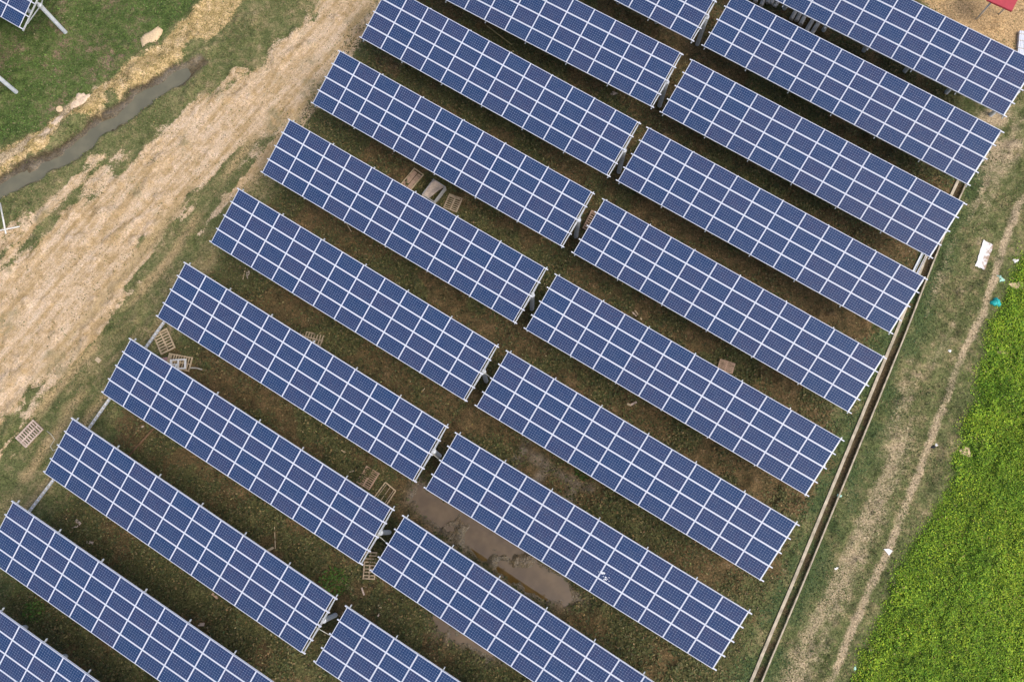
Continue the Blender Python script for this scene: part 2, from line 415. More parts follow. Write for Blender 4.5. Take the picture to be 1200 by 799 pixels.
CX, CY = 0.158, 0.1521
def mat_cells():
    N = Nodes("photovoltaic_cells")
    P = N.obj()
    sep = N.n("ShaderNodeSeparateXYZ"); N.link(P, sep.inputs[0])
    ux = N.math('DIVIDE', sep.outputs[0], CX)                 # ten cells along, edges fall on integers
    uy = N.math('DIVIDE', sep.outputs[1], CY)                 # six cells across
    ex = N.math('MULTIPLY', N.math('SUBTRACT', 0.5, N.math('ABSOLUTE', N.math('SUBTRACT', N.math('FRACT', ux), 0.5))), CX)
    ey = N.math('MULTIPLY', N.math('SUBTRACT', 0.5, N.math('ABSOLUTE', N.math('SUBTRACT', N.math('FRACT', uy), 0.5))), CY)
    gap = N.math('LESS_THAN', N.math('MINIMUM', ex, ey), 0.0018)
    corner = N.math('LESS_THAN', N.math('ADD', ex, ey), 0.0175)
    out = N.math('MAXIMUM', N.math('GREATER_THAN', N.math('ABSOLUTE', sep.outputs[0]), 5 * CX),
                 N.math('GREATER_THAN', N.math('ABSOLUTE', sep.outputs[1]), 3 * CY))
    white = N.math('MAXIMUM', N.math('MAXIMUM', gap, corner), out)
    bus = N.math('LESS_THAN', N.math('ABSOLUTE', N.math('SUBTRACT', N.math('FRACT', N.math('MULTIPLY', uy, 3.0)), 0.5)), 0.035)
    rnd = N.n("ShaderNodeObjectInfo").outputs["Random"]
    cid = N.n("ShaderNodeTexWhiteNoise", noise_dimensions='3D')
    fl = N.n("ShaderNodeCombineXYZ")
    N.link(N.math('FLOOR', ux), fl.inputs[0]); N.link(N.math('FLOOR', uy), fl.inputs[1]); N.link(N.math('MULTIPLY', rnd, 91.7), fl.inputs[2])
    N.link(fl.outputs[0], cid.inputs["Vector"])
    cell = N.mix(rnd, (0.011, 0.040, 0.120, 1), (0.027, 0.040, 0.110, 1))
    cell = N.mix(N.math('MULTIPLY', cid.outputs["Value"], 0.5), cell, (0.014, 0.048, 0.130, 1))
    cell = N.mix(N.math('MULTIPLY', bus, 0.15), cell, (0.35, 0.37, 0.42, 1))
    c = N.mix(white, cell, (0.36, 0.41, 0.55, 1))
    # thin uneven dust film on the glass
    dust = N.smooth(N.noise(P, 1.3, 4, 0.6), 0.35, 0.85)
    c = N.mix(N.math('MULTIPLY', dust, 0.04), c, (0.42, 0.38, 0.34, 1))
    N.base(c, 0.6, 0.0)
    N.b.inputs["Coat Weight"].default_value = 1.0
    N.b.inputs["Coat Roughness"].default_value = 0.03
    N.b.inputs["Coat IOR"].default_value = 1.32
    return N.m

def mat_plain(name, c, rough=0.6, spec=0.4, metal=0.0, var=0.15, scale=4.0):
    N = Nodes(name)
    n = N.noise(N.obj(), scale, 4, 0.6)
    d = tuple(t * (1 - var) for t in c[:3]) + (1,); l = tuple(min(1, t * (1 + var)) for t in c[:3]) + (1,)
    N.base(N.ramp(n, [(0.3, d), (0.7, l)]), rough, spec, metal)
    return N.m

def mat_wood(name, a, b, dirty=(0.10, 0.075, 0.045, 1)):
    N = Nodes(name)
    P = N.obj()
    mp = N.n("ShaderNodeMapping"); mp.inputs["Scale"].default_value = (1.5, 14, 14)
    N.link(P, mp.inputs["Vector"])
    g = N.noise(mp.outputs[0], 2.0, 4, 0.6)
    c = N.ramp(g, [(0.3, a), (0.7, b)])
    c = N.mix(N.math('MULTIPLY', N.smooth(N.noise(P, 3.0, 3), 0.5, 0.75), 0.5), c, dirty)
    N.base(c, 0.85, 0.2)
    return N.m

M = {}
M['ground'] = mat_ground()
M['grass'] = mat_leaf("grass_blades")
M['stream'] = mat_water("stream_water", (0.135, 0.128, 0.080, 1), (0.175, 0.162, 0.100, 1))
M['puddle'] = mat_water("puddle_water", (0.115, 0.070, 0.020, 1), (0.175, 0.112, 0.042, 1), 0.03)
M['cells'] = mat_cells()
M['frame'] = mat_plain("anodised_aluminium", (0.68, 0.71, 0.78), 0.45, 0.5, 0.0, 0.03)
M['galv'] = mat_plain("galvanised_steel", (0.62, 0.66, 0.69), 0.45, 0.5, 0.35, 0.12, 3.0)
M['pile'] = mat_plain("spun_concrete", (0.60, 0.64, 0.68), 0.85, 0.2, 0.0, 0.18, 3.0)
M['oldpile'] = mat_plain("weathered_concrete", (0.50, 0.47, 0.42), 0.9, 0.2, 0.0, 0.3, 2.5)
M['drain'] = mat_plain("drain_concrete", (0.46, 0.40, 0.30), 0.9, 0.2, 0.0, 0.35, 2.2)
M['wood'] = mat_wood("pale_pallet_wood", (0.46, 0.35, 0.22, 1), (0.64, 0.51, 0.34, 1))
M['wood_pink'] = mat_wood("pinkish_pallet_wood", (0.52, 0.40, 0.33, 1), (0.70, 0.57, 0.48, 1))
M['wood_brown'] = mat_wood("brown_pallet_wood", (0.38, 0.25, 0.18, 1), (0.55, 0.39, 0.28, 1))
M['wood_grey'] = mat_wood("weathered_pallet_wood", (0.36, 0.28, 0.19, 1), (0.54, 0.43, 0.30, 1))
M['white'] = mat_plain("white_plastic", (0.80, 0.79, 0.77), 0.5, 0.4, 0.0, 0.06)
M['pvc'] = mat_plain("white_pvc", (0.68, 0.68, 0.64), 0.5, 0.4, 0.0, 0.08)
M['red'] = mat_plain("red_roof_sheet", (0.46, 0.055, 0.075), 0.5, 0.4, 0.0, 0.1)
M['teal'] = mat_plain("teal_plastic", (0.02, 0.42, 0.40), 0.45, 0.4, 0.0, 0.35, 9.0)
M['mint'] = mat_plain("mint_plastic", (0.36, 0.62, 0.52), 0.45, 0.4, 0.0, 0.2, 9.0)
M['cloth'] = mat_plain("dusty_tarpaulin", (0.46, 0.38, 0.32), 0.85, 0.2, 0.0, 0.22, 6.0)
M['navy'] = mat_plain("near_black", (0.02, 0.022, 0.03), 0.8, 0.2, 0.0, 0.2)
M['greyside'] = mat_plain("pale_cardboard", (0.42, 0.42, 0.41), 0.8, 0.2, 0.0, 0.12)
M['sandlump'] = mat_plain("pale_sand", (0.66, 0.50, 0.31), 0.95, 0.1, 0.0, 0.18, 7.0)
M['rock'] = mat_plain("pale_clod", (0.66, 0.52, 0.38), 0.95, 0.1, 0.0, 0.25, 6.0)
M['pipe'] = mat_plain("rusty_pipe", (0.20, 0.12, 0.07), 0.8, 0.2, 0.0, 0.3)
M['bamboo'] = mat_plain("dry_pole", (0.33, 0.27, 0.13), 0.8, 0.2, 0.0, 0.25)
M['cable'] = mat_plain("pale_conduit", (0.62, 0.60, 0.48), 0.6, 0.3, 0.0, 0.1)
M['lichen'] = mat_plain("bird_lime", (0.72, 0.75, 0.80), 0.9, 0.1, 0.0, 0.1)
M['pink'] = mat_plain("faded_pink_sack", (0.42, 0.24, 0.22), 0.8, 0.2, 0.0, 0.3, 9.0)

def mat_dirty_sheet():
    N = Nodes("white_board_with_mud")
    P = N.obj()
    n = N.noise(P, 3.2, 5, 0.7)
    sep = N.n("ShaderNodeSeparateXYZ"); N.link(P, sep.inputs[0])
    side = N.math('ADD', n, N.math('MULTIPLY', sep.outputs[0], 0.42))
    c = N.mix(N.smooth(side, 0.50, 0.70), (0.80, 0.78, 0.76, 1), (0.40, 0.28, 0.20, 1))
    N.base(c, 0.7, 0.3)
    return N.m
M['sheet'] = mat_dirty_sheet()

# ------------------------------------------------------------------ ground
def axis(lo, hi, step, far):
    core = list(np.arange(lo, hi + 1e-6, step))
    out = []
    for s, sgn in ((lo, -1), (hi, 1)):
        side = []; d = step; q = s
        while abs(q - s) < far:
            d *= 1.5; q = q + sgn * d; side.append(q)
        out.append(side)
    return np.array(out[0][::-1] + core + out[1])

def make_ground():
    xs = axis(-46.0, 44.0, 0.2, 420); ys = axis(-17.0, 46.0, 0.2, 420)
    nx, ny = len(xs), len(ys)
    X, Y = np.meshgrid(xs, ys)
    x = X.ravel(); y = Y.ravel()
    z = height(x, y)
    co = np.stack([x, y, z], 1).astype(np.float32)
    i = np.arange((nx - 1) * (ny - 1)); r = i // (nx - 1); c = i % (nx - 1); a = r * nx + c
    faces = np.stack([a, a + 1, a + nx + 1, a + nx], 1).astype(np.int32)
    me = quad_mesh("ground", co, faces)
    for k, v in masks(x, y).items():
        at = me.attributes.new(k, 'FLOAT', 'POINT')
        at.data.foreach_set("value", v.astype(np.float32))
    me.polygons.foreach_set("use_smooth", np.ones(len(faces), bool))
    o = link_mesh("ground", me, M['ground'])
    tag(o, "bare brown soil, worn turf and tan dirt under and around the solar tables", "ground", kind="structure")

def quad_mesh(name, co, faces):
    me = bpy.data.meshes.new(name)
    me.vertices.add(len(co)); me.vertices.foreach_set("co", np.ascontiguousarray(co, np.float32).ravel())
    k = faces.shape[1]
    me.loops.add(faces.size); me.loops.foreach_set("vertex_index", np.ascontiguousarray(faces, np.int32).ravel())
    me.polygons.add(len(faces))
    me.polygons.foreach_set("loop_start", np.arange(0, faces.size, k, dtype=np.int32))
    me.polygons.foreach_set("loop_total", np.full(len(faces), k, np.int32))
    me.update(calc_edges=True)
    return me
make_ground()

def flat_water(name, poly, z, mat, label):
    me = bpy.data.meshes.new(name)
    bm = bmesh.new()
    bm.faces.new([bm.verts.new((px, py, z)) for px, py in poly])
    bmesh.ops.triangulate(bm, faces=bm.faces[:])
    bmesh.ops.recalc_face_normals(bm, faces=bm.faces[:])
    for f in bm.faces:
        if f.normal.z < 0: f.normal_flip()
    bm.to_mesh(me); bm.free()
    o = link_mesh(name, me, mat)
    return tag(o, label, "water", kind="structure")

l_, r_ = offset_line(STREAM, 1.25)
flat_water("stream_water", l_ + r_[::-1], -0.28, M['stream'], "grey muddy stream in the ditch at upper left")
flat_water("puddle_water", PUDDLE1, -0.075, M['puddle'], "long brown puddle between two solar tables near the bottom")
flat_water("puddle_water", PUDDLE2, -0.06, M['puddle'], "small brown puddle at the lower edge of a solar table by the bottom edge")

# ------------------------------------------------------------------ grass, weeds and litter (uncountable cover)
rng = np.random.default_rng(11)
def scatter(n, x0, x1, y0, y1):
    return rng.uniform(x0, x1, n), rng.uniform(y0, y1, n)

def blades(name, x, y, size, lift, tint, label, cat, aspect=(0.35, 0.7), tall=0.6):
    """each plant leaf is one bent quad lying at a random lean"""
    n = len(x)
    z = height(x, y) + lift
    az = rng.uniform(0, 2 * np.pi, n); el = rng.uniform(0.05, 1.0, n) * tall
    L = size; W = size * rng.uniform(aspect[0], aspect[1], n)
    d = np.stack([np.cos(az) * np.cos(el), np.sin(az) * np.cos(el), np.sin(el)], 1)
    roll = rng.normal(0, 0.45, n)
    s0 = np.stack([-np.sin(az), np.cos(az), np.zeros(n)], 1)
    u0 = np.cross(d, s0)
    s = s0 * np.cos(roll)[:, None] + u0 * np.sin(roll)[:, None]
    b = np.stack([x, y, z], 1)
    mid = b + d * (L * 0.5)[:, None]
    tip = b + d * L[:, None]
    p0 = b; p1 = mid + s * (W * 0.5)[:, None]; p2 = tip; p3 = mid - s * (W * 0.5)[:, None]
    co = np.stack([p0, p1, p2, p3], 1).reshape(-1, 3)
    faces = np.arange(4 * n).reshape(n, 4)
    me = quad_mesh(name, co, faces)
    at = me.attributes.new("tint", 'FLOAT_COLOR', 'FACE')
    c = np.concatenate([tint, np.ones((n, 1))], 1)
    at.data.foreach_set("color", c.astype(np.float32).ravel())
    o = link_mesh(name, me, M['grass'])
    return tag(o, label, cat, kind="stuff")

def tints(n, cols, weights, jitter=0.22):
    c = np.array(cols)[rng.choice(len(cols), n, p=np.array(weights) / sum(weights))]
    return np.clip(c * (1 + rng.normal(0, jitter, (n, 1))) * (1 + rng.normal(0, 0.06, (n, 3))), 0.004, 0.9)

def clear_of_water(x, y):
    return (d_line(x, y, STREAM) > 0.75) & (sd_poly(x, y, PUDDLE1) < 0.1) & (sd_poly(x, y, PUDDLE2) < 0.1) & ((d_line(x, y, DRAIN) > 0.46) | ((d_line(x, y, DRAIN) < 0.2) & (fbm(x, y, 1.3, 161) < 0.47)))

X0, X1, Y0, Y1 = -45.0, 43.0, -16.0, 45.0
# lush field
x, y = scatter(700000, 20, 43, -16, 33)
m = masks(x, y)
k = (rng.random(len(x)) < m['lush'] ** 2 * (1 - 0.55 * sstep(y, 12, 19) * sstep(fbm(x, y, 1.5, 63), 0.35, 0.6)) * (0.5 + 0.5 * sstep(fbm(x, y, 1.1, 61), 0.3, 0.6))) & (m['path'] < 0.75)
x, y = x[k], y[k]
g = fbm(x, y, 2.2, 67)[:, None]; g2 = fbm(x, y, 0.55, 69)[:, None]
t = tints(len(x), [(0.085, 0.165, 0.012), (0.145, 0.230, 0.016), (0.19, 0.27, 0.022), (0.04, 0.095, 0.012), (0.17, 0.15, 0.05)], [4, 4, 3, 1.4, .3], 0.15)
g3 = fbm(x, y, 6.0, 171)[:, None]
t = t * 1.5 * (0.56 + 0.7 * g + 0.7 * (g3 - 0.5) + 0.55 * (g2 - 0.3)) * np.concatenate([0.85 + 0.35 * g, np.ones_like(g), np.ones_like(g)], 1)
blades("lush_grass", x, y, rng.uniform(0.06, 0.15, len(x)) * (0.6 + 0.8 * g2[:, 0]), 0.02 + 0.45 * np.maximum(g2[:, 0] - 0.25, 0) * rng.random(len(x)), t,
       "thick bright green grass and weeds filling the right edge of the photo", "grass", tall=0.9)

# grass of the verges and the north-west field
x, y = scatter(900000, X0, X1, Y0, Y1)
m = masks(x, y)
den = 0.10 + 0.75 * sstep(fbm(x, y, 1.6, 71), 0.36, 0.62)
den = den * (1 - 0.92 * m['track']) * (1 - 0.85 * m['path']) * (1 - 0.85 * m['sand']) * (1 - 0.7 * m['bank']) * (1 - m['lush'])
den = den * (1 - 0.30 * m['array'] * (1 - m['moss'])) + 0.9 * m['array'] * m['moss'] * sstep(fbm(x, y, 0.7, 77), 0.3, 0.6) + 0.5 * m['side'] + m['nw'] * 0.35 * (1 - m['bank'])
den = den * (1 - 0.5 * m['tyre'])
k = (rng.random(len(x)) < den) & clear_of_water(x, y)
x, y = x[k], y[k]; mm = {q: v[k] for q, v in m.items()}
n = len(x)
t = tints(n, [(0.100, 0.118, 0.036), (0.140, 0.145, 0.055), (0.22, 0.180, 0.090), (0.065, 0.092, 0.028)], [4, 3, 2.5, 3])
tn = tints(n, [(0.060, 0.105, 0.022), (0.085, 0.140, 0.030), (0.045, 0.075, 0.020), (0.13, 0.12, 0.06)], [4, 3, 3, 1.5]) * (0.7 + 1.05 * fbm(x, y, 3.2, 173)[:, None])
ts = tints(n, [(0.060, 0.100, 0.035), (0.085, 0.130, 0.045), (0.045, 0.075, 0.028)], [4, 3, 3])
ta = tints(n, [(0.085, 0.095, 0.034), (0.125, 0.115, 0.048), (0.165, 0.120, 0.052), (0.055, 0.070, 0.026), (0.24, 0.19, 0.09)], [4, 3, 2, 3, .6], 0.3)
pick = rng.random(n)
t = np.where((pick < mm['nw'])[:, None], tn, t)
t = np.where((pick < mm['array'])[:, None], ta, t)
t = np.where((rng.random(n) < mm['side'])[:, None], ts, t)
t = t * (0.75 + 0.5 * fbm(x, y, 2.4, 73)[:, None])
blades("short_grass", x, y, rng.uniform(0.05, 0.15, n) * (1 + 0.45 * mm["array"]), 0.005 + 0.10 * mm["array"] * mm["moss"] * rng.random(n), t,
       "short patchy olive and green grass over the verges and between the solar tables", "grass", tall=0.7)

# dry straw on the dirt track and bank
x, y = scatter(150000, X0, 5.0, -8, Y1)
m = masks(x, y)
k = (rng.random(len(x)) < np.maximum(m['track'] * 0.35, m['bank'] * 0.8) * (0.15 + 0.85 * sstep(fbm(x, y, 1.3, 83), 0.42, 0.62))) & clear_of_water(x, y)
x, y = x[k], y[k]; n = len(x)
t = tints(n, [(0.33, 0.235, 0.105), (0.45, 0.34, 0.19), (0.21, 0.165, 0.065), (0.14, 0.145, 0.05)], [4, 3, 3, 2], 0.2)
blades("dry_straw", x, y, rng.uniform(0.05, 0.13, n), 0.004, t, "dry yellow straw lying over the tan dirt track and stream bank", "straw", tall=0.4)

# fallen leaves and chips between the tables
x, y = scatter(16000, X0, X1, Y0, Y1)
m = masks(x, y)
k = (rng.random(len(x)) < m['array'] * (0.06 + 0.6 * sstep(fbm(x, y, 2.0, 91), 0.5, 0.75))) & clear_of_water(x, y)
x, y = x[k], y[k]; n = len(x)
t = tints(n, [(0.26, 0.19, 0.08), (0.22, 0.11, 0.05), (0.36, 0.29, 0.18), (0.28, 0.24, 0.06)], [4, 3, 2, 2], 0.25)
blades("leaf_litter", x, y, rng.uniform(0.05, 0.14, n), 0.02, t, "scattered dead leaves and chips on the soil between the solar tables", "litter", tall=0.3, aspect=(0.5, 0.9))

# ------------------------------------------------------------------ concrete drain on the right
def wall_strip(pts, half, z0, z1, jag=0.0):
    a, b = offset_line(pts, half)
    mb = MB()
    rj = random.Random(5)
    n = len(pts)
    for q, w in zip(a, b):
        j = rj.uniform(-jag, jag)
        mb.v += [(q[0], q[1], z0), (q[0] + j, q[1], z1 + j * .4), (w[0] + j, w[1], z1 + j * .4), (w[0], w[1], z0)]
    for i in range(n - 1):
        o = 4 * i
        for e in range(4):
            f = (e + 1) % 4
            mb.f.append((o + e, o + f, o + 4 + f, o + 4 + e))
    mb.f.append((3, 2, 1, 0)); o = 4 * (n - 1); mb.f.append((o, o + 1, o + 2, o + 3))
    return mb

def densify(pts, step):
    out = []
    for a, b in zip(pts[:-1], pts[1:]):
        a = Vector(a); b = Vector(b); k = max(1, int((b - a).length / step))
        out += [tuple(a.lerp(b, i / k)) for i in range(k)]
    return out + [tuple(pts[-1])]
dl, dr = offset_line(densify(DRAIN, 0.6), 0.30)
dt = thing("concrete_drain", "narrow concrete lined drain running along the right side of the solar array", "drain", (0, 0, 0))
wall_strip(dl, 0.045, -0.6, 0.09, 0.004).build("drain_wall", M['drain'], dt)
wall_strip(dr, 0.095, -0.6, 0.10, 0.004).build("drain_wall", M['drain'], dt)

# ------------------------------------------------------------------ solar tables
ML, MW = 1.66, 0.995                 # module size
PX, WID = 1.67, 4.051
PY = (WID - MW) / 3
TILT = R(16.716)
HALF = PX * 6
CT, ST = math.cos(TILT), math.sin(TILT)
def on_slope(x, y, z, zc):
    """point (x along, y up the slope, z off the glass) in table space"""
    return (x, y * CT - z * ST, zc + y * ST + z * CT)

fw = 0.025
lam = MB(); lam.box((0, 0, -0.008), (ML - 2 * fw + 0.004, MW - 2 * fw + 0.004, 0.010))
ME_LAM = lam.mesh("solar_panel"); ME_LAM.materials.append(M['cells'])
fr = MB()
for s in (-1, 1):
    fr.box((0, s * (MW - fw) / 2, -0.020), (ML, fw, 0.04))
    fr.box((s * (ML - fw) / 2, 0, -0.020), (fw, MW - 2 * fw, 0.04))
ME_FRAME = fr.mesh("panel_frame"); ME_FRAME.materials.append(M['frame'])

def c_channel(x0, x1, w, h, t):
    mb = MB()
    L = x1 - x0; c = (x0 + x1) / 2
    mb.box((c, 0, -t / 2), (L, w, t)); mb.box((c, 0, -h + t / 2), (L, w, t)); mb.box((c, -w / 2 + t / 2, -h / 2), (L, t, h - 2 * t))
    return mb
ME_PURLIN = c_channel(-HALF - 0.16, HALF + 0.25, 0.065, 0.085, 0.006).mesh("purlin"); ME_PURLIN.materials.append(M['frame'])
rb = MB(); rb.box((0, 0, -0.055), (0.065, WID + 0.20, 0.11))
for _y in (-WID / 2 + 0.05, -PY, 0.0, PY, WID / 2 - 0.05):
    rb.box((0, _y, 0.075), (0.05, 0.05, 0.15))
ME_RAFTER = rb.mesh("rafter", 0.004); ME_RAFTER.materials.append(M['galv'])
POST_R = 0.155
ps = MB(); ps.tube([(0, 0, -4.6), (0, 0, -0.34)], POST_R, 20)
ME_POST = ps.mesh("post"); ME_POST.materials.append(M['pile'])
cb = MB(); cb.tube([(0, 0, -0.52), (0, 0, -0.30)], 0.175, 20); cb.box((0, 0, -0.20), (0.13, 0.16, 0.24))
ME_CAP = cb.mesh("post_cap"); ME_CAP.materials.append(M['galv'])
BR_PIVOT = 0.42
def brace_mesh(sgn):
    mb = MB(); y1 = sgn * 1.55 - 0.15
    a = (0, 0.12 * sgn, -BR_PIVOT); b = (0, y1 * CT, y1 * ST - 0.02)
    mb.bar(a, b, 0.05, 0.05)
    me = mb.mesh("brace"); me.materials.append(M['galv']); return me
ME_BRACE = [brace_mesh(-1), brace_mesh(1)]
XR = [-9.90, -6.62, -3.30, 0.0, 3.30, 6.62, 10.10]

PJ = random.Random(21)
def make_table(x, y, yaw, zc, label):
    t = thing("solar_table", label, "solar table", (x, y, 0), yaw, "tilted solar tables in two columns")
    for r in range(4):
        for c in range(12):
            lx = -HALF + PX * (c + 0.5); ly = -WID / 2 + MW / 2 + PY * r
            o = link_mesh("solar_panel", ME_LAM, None, t, on_slope(lx, ly, 0, zc), (TILT + R(PJ.uniform(-.25, .25)), R(PJ.uniform(-.2, .2)), R(PJ.uniform(-.12, .12))))
            link_mesh("panel_frame", ME_FRAME, None, o)
    for ly in (-WID / 2 + 0.033, -WID / 2 + PY - 0.0, 0.0, WID / 2 - PY + 0.0, WID / 2 - 0.033):
        if abs(ly) < WID / 2 - 0.1:
            ly = round(ly / PY) * PY if abs(ly) > 0.1 else 0.0
        link_mesh("purlin", ME_PURLIN, None, t, on_slope(0, ly, -0.043, zc), (TILT, 0, 0))
    for lx in XR:
        link_mesh("rafter", ME_RAFTER, None, t, on_slope(lx, 0, -0.281, zc), (TILT, 0, 0))
        py_ = 0.16; hx = on_slope(lx, py_, -0.395, zc)
        link_mesh("post", ME_POST, None, t, hx)
        link_mesh("post_cap", ME_CAP, None, t, hx)
        for bm_ in ME_BRACE:
            link_mesh("brace", bm_, None, t, hx)
    return t

TABLES = [
    ('A', 3.923, 39.924, -31.60, 4.00),
    ('B', 0.829, 34.786, -30.71, 3.96),
    ('C', -2.189, 29.792, -31.79, 4.11),
    ('D', -5.374, 24.850, -31.65, 4.00),
    ('E', -8.493, 19.640, -31.68, 4.16),
    ('F', -11.604, 14.629, -31.99, 4.17),
    ('G', -14.704, 9.563, -31.84, 4.15),
    ('H', -17.920, 4.597, -31.83, 3.84),
    ('I', -21.175, -0.521, -32.14, 3.69),
    ('J', -24.010, -5.571, -31.60, 4.00),
    ('a', 24.744, 33.921, -31.60, 4.00),
    ('b', 21.899, 29.111, -31.79, 3.69),
    ('c', 18.749, 23.964, -31.64, 3.84),
    ('d', 15.575, 18.867, -31.69, 4.01),
    ('e', 12.499, 13.800, -31.80, 3.97),
    ('f', 9.347, 8.651, -31.55, 4.17),
    ('g', 6.240, 3.649, -31.52, 4.23),
    ('h', 3.141, -1.412, -31.25, 4.09),
    ('i', -0.107, -6.551, -32.41, 4.04),
    ('j', -3.265, -11.649, -31.57, 3.88),
]
LABELS = {
'A': 'topmost solar table of the left column, mostly cut off by the top edge',
'B': 'second left column solar table from the top, a long dry pole along its lower edge',
'C': 'third left column solar table from the top, its upper left corner cut off',
'D': 'fourth left column solar table from the top, lower edge facing the open crate',
'E': 'fifth left column solar table, an open crate and pallets half under its upper edge',
'F': 'sixth left column solar table from the top, tan rag below its left end',
'G': 'seventh left column solar table, single pallet peeping out halfway along its upper edge',
'H': 'eighth left column solar table, white plastic grid and pallets above its left end',
'I': 'ninth left column solar table, left end nearest the pallet alone on the track',
'J': 'tenth left column solar table, running out of the photo at bottom left',
'K': 'solar table in the bottom left corner, only its upper right part in view',
'a': 'solar table in the top right corner, concrete piles stacked under its lower edge',
'b': 'second right column solar table from the top, just below the stacked concrete piles',
'c': 'third right column solar table, loose steel channels lying below its right end',
'd': 'fourth right column solar table, upper right corner by the loose steel channels',
'e': 'fifth right column solar table, a plank pallet beside its left end',
'f': 'sixth right column solar table, brown pallet beyond the middle of its upper edge',
'g': 'seventh right column solar table, dim wet ruts in the soil along its lower edge',
'h': 'eighth right column solar table, white bird droppings on one panel, long puddle below',
'i': 'ninth right column solar table, a weathered pallet under its lower left corner',
'j': 'lowest right column solar table, cut off by the bottom edge of the photo',
'L': 'solar table across the stream in the top left corner, bare post in full view',
'M': 'solar table beyond the left edge, only the foot of its pale post in view',
}
ROOTS = {}
for key, x, y, yaw, zc in TABLES + [('K', -26.98, -10.15, -31.6, 3.85), ('L', -43.95, 41.48, -31.0, 4.0), ('M', -47.06, 36.51, -31.0, 4.0)]:
    ROOTS[key] = make_table(x, y, R(yaw), zc, LABELS[key])

# bird droppings on one panel of table h
def slope_local(key, u, v, z):
    return on_slope(u, v, z, [q for q in TABLES if q[0] == key][0][4])
mb = MB(); rr = random.Random(3)
for (du, dv, s) in [(0, 0, .10), (.1, .05, .07), (-.08, .03, .05), (.32, -.12, .05), (.38, -.22, .06), (.30, -.28, .035), (.5, -.02, .03), (.46, -.14, .03), (-.2, -.05, .025), (.17, -.14, .03), (.6, -.2, .03)]:
    k = len(mb.v); n = 9
    for j in range(n):
        a = 2 * math.pi * j / n; r = s * rr.uniform(.6, 1.2)
        mb.v.append((du + 1.3 * r * math.cos(a), dv + .8 * r * math.sin(a), 0))
    mb.f.append(tuple(range(k, k + n)))
mb.build("bird_dropping", M['lichen'], ROOTS['h'], loc=slope_local('h', 1.75, -0.62, 0.002), rot=(TILT, 0, 0))

# pale conduits that bridge the aisle between paired tables
def conduit(pts, label):
    o = MB().tube(pts, 0.022, 8).build("conduit", M['cable'], None, smooth=True)
    return tag(o, label, "conduit", "conduits bridging the aisle")
conduit([(-12.85, -5.96, 3.60), (-12.42, -6.22, 3.45), (-11.75, -6.54, 3.60)], "thin pale conduit bridging the aisle between the ninth pair of solar tables")
conduit([(-9.42, -0.55, 3.60), (-9.01, -0.86, 3.50), (-8.56, -1.26, 3.60)], "thin pale conduit bridging the aisle above the weathered pallet")
conduit([(-6.23, 4.37, 3.60), (-5.87, 4.17, 3.50), (-5.48, 3.84, 3.60)], "thin pale conduit bridging the aisle just above the two pallets on the soil")
conduit([(-3.08, 9.56, 3.60), (-2.65, 9.30, 3.50), (-2.21, 8.90, 3.60)], "thin pale conduit bridging the aisle at the middle of the photo")

# ------------------------------------------------------------------ pallets
def pallet(corners, z, mat, label, slots=10, stringers=3, boards=0.5, lean=0.0, thick=0.13, group="wooden pallets on the ground"):
    """corners: far-left, far-right, near-right as ground points; first side is the long one"""
    a, b, c = (Vector((q[0], q[1])) for q in corners)
    ux = (b - a); uy = (c - b); Lx, Ly = ux.length, uy.length
    yaw = math.atan2(ux.y, ux.x)
    ctr = (a + c) / 2
    flip = -1 if (ux.x * uy.y - ux.y * uy.x) < 0 else 1
    t = thing("pallet", label, "pallet", (ctr.x, ctr.y, z + 0.04), yaw, group)
    t.rotation_euler = (lean, 0, yaw)
    w = 0.085
    for i in range(stringers):
        yy = -Ly / 2 + w / 2 + (Ly - w) * i / (stringers - 1)
        MB().box((0, yy, thick / 2), (Lx, w, thick - 0.05)).build("stringer", M[mat], t, 0.004)
    deck = MB(); rj = random.Random(len(label))
    n = slots + 1; bw = Lx / n * boards * 0.9
    for i in range(n):
        xx = -Lx / 2 + bw / 2 + (Lx - bw) * i / (n - 1)
        deck.box((xx + rj.uniform(-.008, .008), rj.uniform(-.01, .01), thick - 0.012), (bw, Ly, 0.024))
    deck.build("deck", M[mat], t)
    bot = MB()
    for xx in (-Lx / 2 + .06, Lx / 2 - .06):
        bot.box((xx, 0, 0.012), (0.10, Ly, 0.022))
    bot.build("bottom_deck", M[mat], t)
    return t

pallet([(-34.71, 5.71), (-33.67, 6.96), (-32.91, 6.26)], 0.03, 'wood_pink', "pale pinkish pallet lying alone on the grassy edge of the dirt track", 9, 3, 0.52)
pallet([(-26.06, 12.80), (-25.33, 11.40), (-24.36, 11.88)], 0.05, 'wood', "pale slatted pallet leaning at the left end, by the cable tray", 7, 3, 0.5, 0.0)
pallet([(-24.80, 11.52), (-23.14, 11.21), (-23.26, 10.20)], 0.02, 'wood', "pale pallet lying beneath the white plastic frame", 9, 3, 0.5)
pallet([(-15.70, 13.11), (-14.07, 12.68), (-14.33, 11.96)], 0.02, 'wood_grey', "pallet half hidden under the upper edge of the seventh left solar table", 8, 3, 0.45)
pallet([(-5.97, 22.17), (-5.56, 23.21), (-4.75, 22.55)], 0.02, 'wood_grey', "brown slatted pallet to the right of the open crate", 7, 3, 0.42)
pallet([(-11.46, 2.72), (-10.82, 3.81), (-9.92, 3.31)], 0.02, 'wood_brown', "ladder like pallet with dark gaps, left of the bare wooden frame", 9, 3, 0.36)
pallet([(-10.72, -1.67), (-10.79, -3.41), (-9.98, -3.52)], 0.02, 'wood_grey', "weathered pallet on the soil at the corner of two solar tables", 8, 3, 0.4)
pallet([(12.76, 10.29), (13.00, 11.00), (13.98, 10.58)], 0.02, 'wood_brown', "small reddish brown pallet beyond a solar table of the right column", 5, 3, 0.78)
